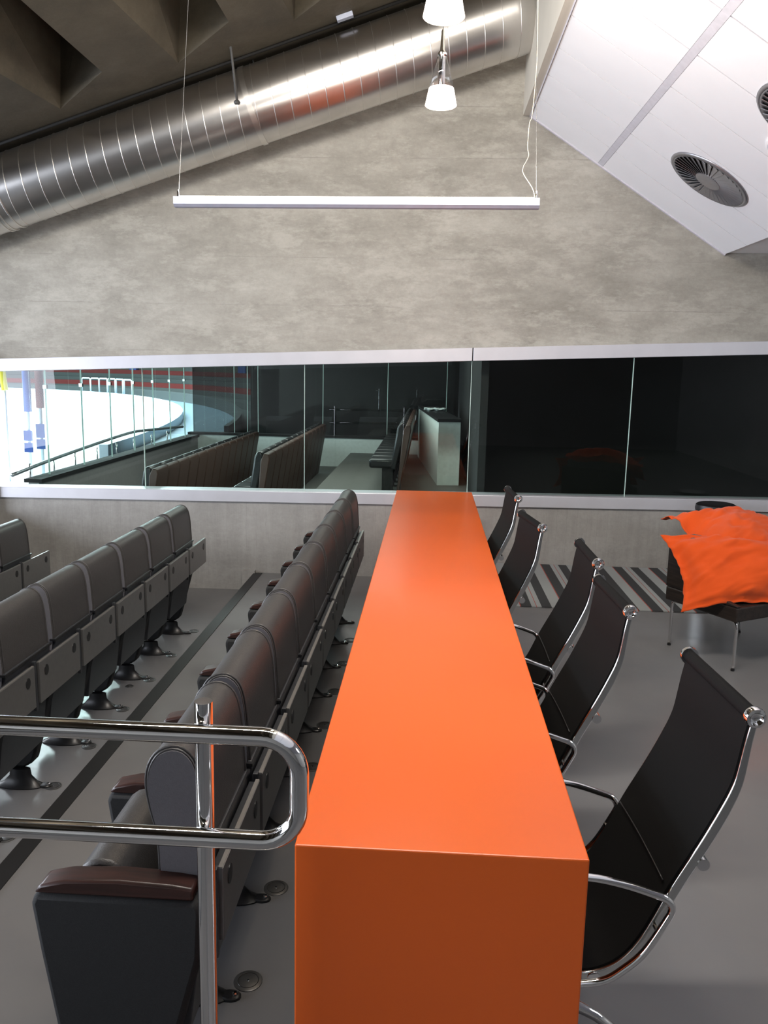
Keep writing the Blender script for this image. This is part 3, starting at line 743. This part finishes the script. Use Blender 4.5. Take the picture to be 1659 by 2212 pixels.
# ================================================================== NEIGHBOURING BOX (beyond the window)
struct('floor', B(-1.45, .52, WY+.29, 15, .0, .63), 'ncfloor')
struct('floor', B(-2.75, -1.45, WY+.29, 15, .0, .37), 'ncfloor')
struct('floor', B(-4.3, -2.75, WY+.29, 15, -.1, .18), 'ncfloor')
struct('wall_far', B(-4.48, .52, 15, 15.12, -.2, .90), 'ncwall')
struct('trim_5', B(-4.48, .52, 14.97, 15.15, .90, .94), 'black')
struct('wall_parapet', B(-4.42, -4.30, WY+.29, 15, -1.6, .86), 'greywall')
struct('trim_6', B(-4.47, -4.27, WY+.29, 15.1, .86, .90), 'black')
struct('floor', B(-4.3, .52, 15.15, 24, -.2, .2), 'black')
struct('wall_far', B(-4.4, 6.7, 20, 20.2, -.2, 5), 'greywall')
struct('wall_side', B(.56, .66, 15, 20, -.2, 3.3), 'black')
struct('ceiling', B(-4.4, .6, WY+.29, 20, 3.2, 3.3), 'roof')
# glazed screen above the parapet and above the far half wall
scr = thing('glass_screen', 'frameless glass screen standing on the parapet towards the ice rink', 'glass screen', (-4.36, 11.8, .90))
ys = [8.76, 9.14, 10.10, 11.02, 11.90, 12.76, 13.59, 14.41, 15.0]
for a, b in zip(ys, ys[1:]): obj('glass_pane', B(-.005, .005, a-11.8+.004, b-11.8-.004, .002, 2.2), 'glass', scr)
for a in ys[1:-1]:
    j = obj('glass_joint', B(-.009, .009, a-11.8-.004, a-11.8+.004, .002, 2.2), 'glassedge', scr)
    obj('clamp', B(-.02, .02, a-11.8-.02, a-11.8+.02, .98, 1.02), 'steel', j)
sc2 = thing('glass_screen', 'glass screen above the white half wall at the far end of the neighbouring box', 'glass screen', (-2, 15.06, .94))
xs = [-4.4, -3.62, -3.374, -3.177, -1.974, -.79, .281, .5]
for a, b in zip(xs, xs[1:]): obj('glass_pane', B(a+2+.004, b+2-.004, -.005, .005, .002, 2.2), 'darkglass', sc2)
for a in xs[1:-1]: obj('glass_joint', B(a+2-.005, a+2+.005, -.009, .009, .002, 2.2), 'glassedge', sc2)
# seats
def nseat():
    t = thing('brown_seat', '', 'seat')
    bm = bmesh.new(); prism(bm, [(.00, .02), (.03, .0), (.165, .80), (.15, .85), (.10, .86), (.06, .78)], 'y', .01, .395)
    obj('seat_back', bm, 'brown', t, bevel=.012, smooth=True)
    bm = bmesh.new(); prism(bm, [(-.09, .30), (-.02, .28), (.095, .80), (.08, .87), (.03, .88), (-.01, .82)], 'y', .015, .39)
    obj('back_cushion', bm, 'dark', t, bevel=.02, smooth=True)
    obj('seat_cushion', B(-.36, -.04, .02, .40, .30, .42), 'dark', t, bevel=.03, smooth=True)
    obj('pedestal', B(-.20, -.06, .14, .28, .0, .30), 'dark', t)
    return t
ns = nseat(); first = True
def words(k): return ['first', 'second', 'third', 'fourth', 'fifth', 'sixth', 'seventh', 'eighth', 'ninth', 'tenth', 'eleventh', 'twelfth', 'thirteenth', 'fourteenth', 'fifteenth', 'sixteenth'][k]
for (x, ya, yb, z, row) in ((-3.16, 8.85, 14.5, .181, 'row nearest the parapet'), (-1.93, 8.95, 14.4, .371, 'middle row'), (-.40, 10.3, 14.6, .631, 'row beside the white counter')):
    n = int((yb-ya)/.42)
    for k in range(n):
        t = ns if first else copy_tree(ns); first = False
        t.location = (x, ya+k*.42, z)
        t['label'] = 'brown seat beyond the window, %s in the %s' % (words(k), row); t['group'] = 'brown seats of the '+row
nc = thing('neighbour_counter', 'white counter with a black top in the neighbouring box', 'counter', (.1, 12.9, 0))
poly = [(.114-.1, 11.05-12.9), (.41-.1, 11.1-12.9), (.09-.1, 14.7-12.9), (-.21-.1, 14.7-12.9)]
bm = bmesh.new(); prism(bm, poly, 'z', .632, 1.49); obj('counter_body', bm, 'ncwall', nc)
bm = bmesh.new(); prism(bm, [(x*1.0+(.012 if i in (1, 2) else -.012), y+(-.012 if i < 2 else .012)) for i, (x, y) in enumerate(poly)], 'z', 1.4905, 1.53); obj('counter_top', bm, 'dark', nc)
bm = bmesh.new(); N_ = 14; g_ = [[bm.verts.new((-.17+.34*i/N_+.01*math.sin(j*2), -.16+.32*j/N_+.02*math.sin(i*1.4), .012+.012*math.sin(i*1.1+j*.6)+.010*math.cos(j*1.7))) for j in range(N_+1)] for i in range(N_+1)]
for i in range(N_):
    for j in range(N_): bm.faces.new((g_[i][j], g_[i+1][j], g_[i+1][j+1], g_[i][j+1]))
ex = bmesh.ops.extrude_face_region(bm, geom=list(bm.faces)); bmesh.ops.translate(bm, verts=[v for v in ex['geom'] if isinstance(v, bmesh.types.BMVert)], vec=(0, 0, .006))
bmesh.ops.recalc_face_normals(bm, faces=bm.faces)
tag(obj('folded_cloth', bm, 'ncwall', loc=(.07, 13.2, 1.54), smooth='all'), 'crumpled white cloth lying on the black topped counter beyond the window', 'cloth')
# parapet handrail
ph = thing('parapet_handrail', 'grey tube handrail with short posts along the parapet above the ice', 'railing', (-4.52, 11.5, .9))
obj('rail_tube', T(spline([(0, -2.9, .06), (0, -1.7, .14), (0, .5, .24), (0, 1.6, .22), (0, 3.3, .15)], 6), .022, 10), 'grille', ph, smooth='all')
for y in (-2.5, -1.9, -1.3, -.6, .1, .8, 1.6, 2.4): obj('post', T([(0, y, -.04), (0, y, .14)], .010, 8), 'chrome', ph, smooth='all')

# ================================================================== ARENA
CX, CY, RX, RY = -45, 20, 34, 60; ZI = -1.6
def arc_pts(off, a0=0, a1=90, n=28, xfar=-80):
    P_ = [(CX+(RX+off)*math.cos(math.radians(a0+(a1-a0)*k/n)), CY+(RY+off)*math.sin(math.radians(a0+(a1-a0)*k/n))) for k in range(n+1)]
    return P_
ice_poly = [(-80, 1), (-8.8, 1), (-9.2, 20)] + arc_pts(0, 5, 90) + [(-80, CY+RY)]
bm = bmesh.new(); prism(bm, ice_poly, 'z', ZI-.2, ZI); struct('floor_ice', bm, 'ice')
def ring_wall(o0, o1, z0, z1, a0=0, a1=90, tail=True, head=None):
    """solid curved band between offsets o0 and o1"""
    A_ = arc_pts(o0, a0, a1); C_ = arc_pts(o1, a0, a1)
    if head: A_ = [(A_[0][0], head)]+A_; C_ = [(C_[0][0], head)]+C_
    if tail: A_.append((-80, CY+RY+o0)); C_.append((-80, CY+RY+o1))
    bm = bmesh.new()
    for i in range(len(A_)-1):
        q = [A_[i], A_[i+1], C_[i+1], C_[i]]
        lo = [bm.verts.new((*p, z0)) for p in q]; hi = [bm.verts.new((*p, z1)) for p in q]
        bm.faces.new(lo[::-1]); bm.faces.new(hi)
        for j in range(4): bm.faces.new((lo[j], lo[(j+1) % 4], hi[(j+1) % 4], hi[j]))
    bmesh.ops.recalc_face_normals(bm, faces=bm.faces); return bm
struct('wall_rink', ring_wall(.0, .3, ZI, ZI+1.0, 7), 'boards')
struct('floor_concourse', ring_wall(.3, 3.4, ZI-.3, ZI+.55, 9), 'concourse')
struct('wall_concourse', ring_wall(3.4, 3.6, ZI-.3, ZI+1.3, 12, 90), 'stand')
for k in range(7):
    o = 3.7+1.9*k; a0 = 18+k*2
    struct('floor_tier', ring_wall(o, o+1.7, ZI-.3, ZI+.55+.38*k, a0, 90), 'stand')
    if k in (2, 5):
        s = obj('arena_seats', ring_wall(o+.5, o+1.1, ZI+.55+.38*k, ZI+1.0+.38*k, a0+2, 90), 'red'); tag(s, 'band of red seats on the arena stand, %s tier from the ice' % ['', '', 'third', 'fourth', '', 'sixth'][k], 'seating', kind='stuff')
struct('wall_arena', ring_wall(17.2, 17.7, ZI-.3, 9, 14, 90), 'awall')
for k, (a) in enumerate((24, 33, 42, 51, 60, 69, 78)):
    x, y = arc_pts(16.4, a, a+1, 1)[0]; struct('trim_column', B(x-.4, x+.4, y-.4, y+.4, ZI, 9), 'stand' if k % 2 else 'blue')
struct('ceiling_arena', B(-90, -4.5, 9.5, 95, 16.5, 16.7), 'roof')
# painted poles with banners standing by the ice
for x, mt, lb, z0, z1, bz in ((-12.52, 'blue', 'blue', .60, 2.6, (.02, -.30, -.36, -.66)), (-12.12, 'red', 'red', .72, 1.9, (.24, -.20, -.24, -.55))):
    p = thing('banner_pole', 'slim %s topped pole with hanging banners beside the ice, seen through the window' % lb, 'pole', (x, 25, ZI+.001))
    obj('pole', T([(0, 0, 0), (0, 0, z1-ZI)], .05, 10), 'boards', p, smooth='all')
    obj('painted_sleeve', T([(0, 0, z0-ZI), (0, 0, z1-ZI+.02)], .12, 10), mt, p, smooth='all')
    for a, b in ((bz[0], bz[1]), (bz[2], bz[3])): obj('banner', B(-.14, .14, -.08, -.06, b-ZI, a-ZI), 'blue', p)
yp = thing('yellow_post', 'post with a slanting yellow top by the ice at the far left of the window', 'post', (-13.22, 25, ZI+.001))
obj('pole', T([(0, 0, 0), (0, 0, 2.9)], .035, 8), 'boards', yp, smooth='all')
obj('painted_sleeve', T([(0, 0, 2.85), (-.12, 0, 4.2)], .10, 10), 'yellow', yp, smooth='all')
ur = thing('barrier_hoop', '', 'barrier')
obj('hoop_tube', T([(-.28, 0, 0), (-.28, 0, 1.0), (-.20, 0, 1.08), (.20, 0, 1.08), (.28, 0, 1.0), (.28, 0, 0)], .05, 8), 'boards', ur, smooth='all')
for k in range(6):
    t = ur if k == 0 else copy_tree(ur); hx, hy = arc_pts(1.8, 71-2*k, 72, 1)[0]; t.location = (hx, hy, ZI+.551); t.scale = (1.5, 1.5, 1.5); t['label'] = 'white tubular hoop barrier on the rink concourse, %s of six from the left' % words(k); t['group'] = 'white hoop barriers on the concourse'
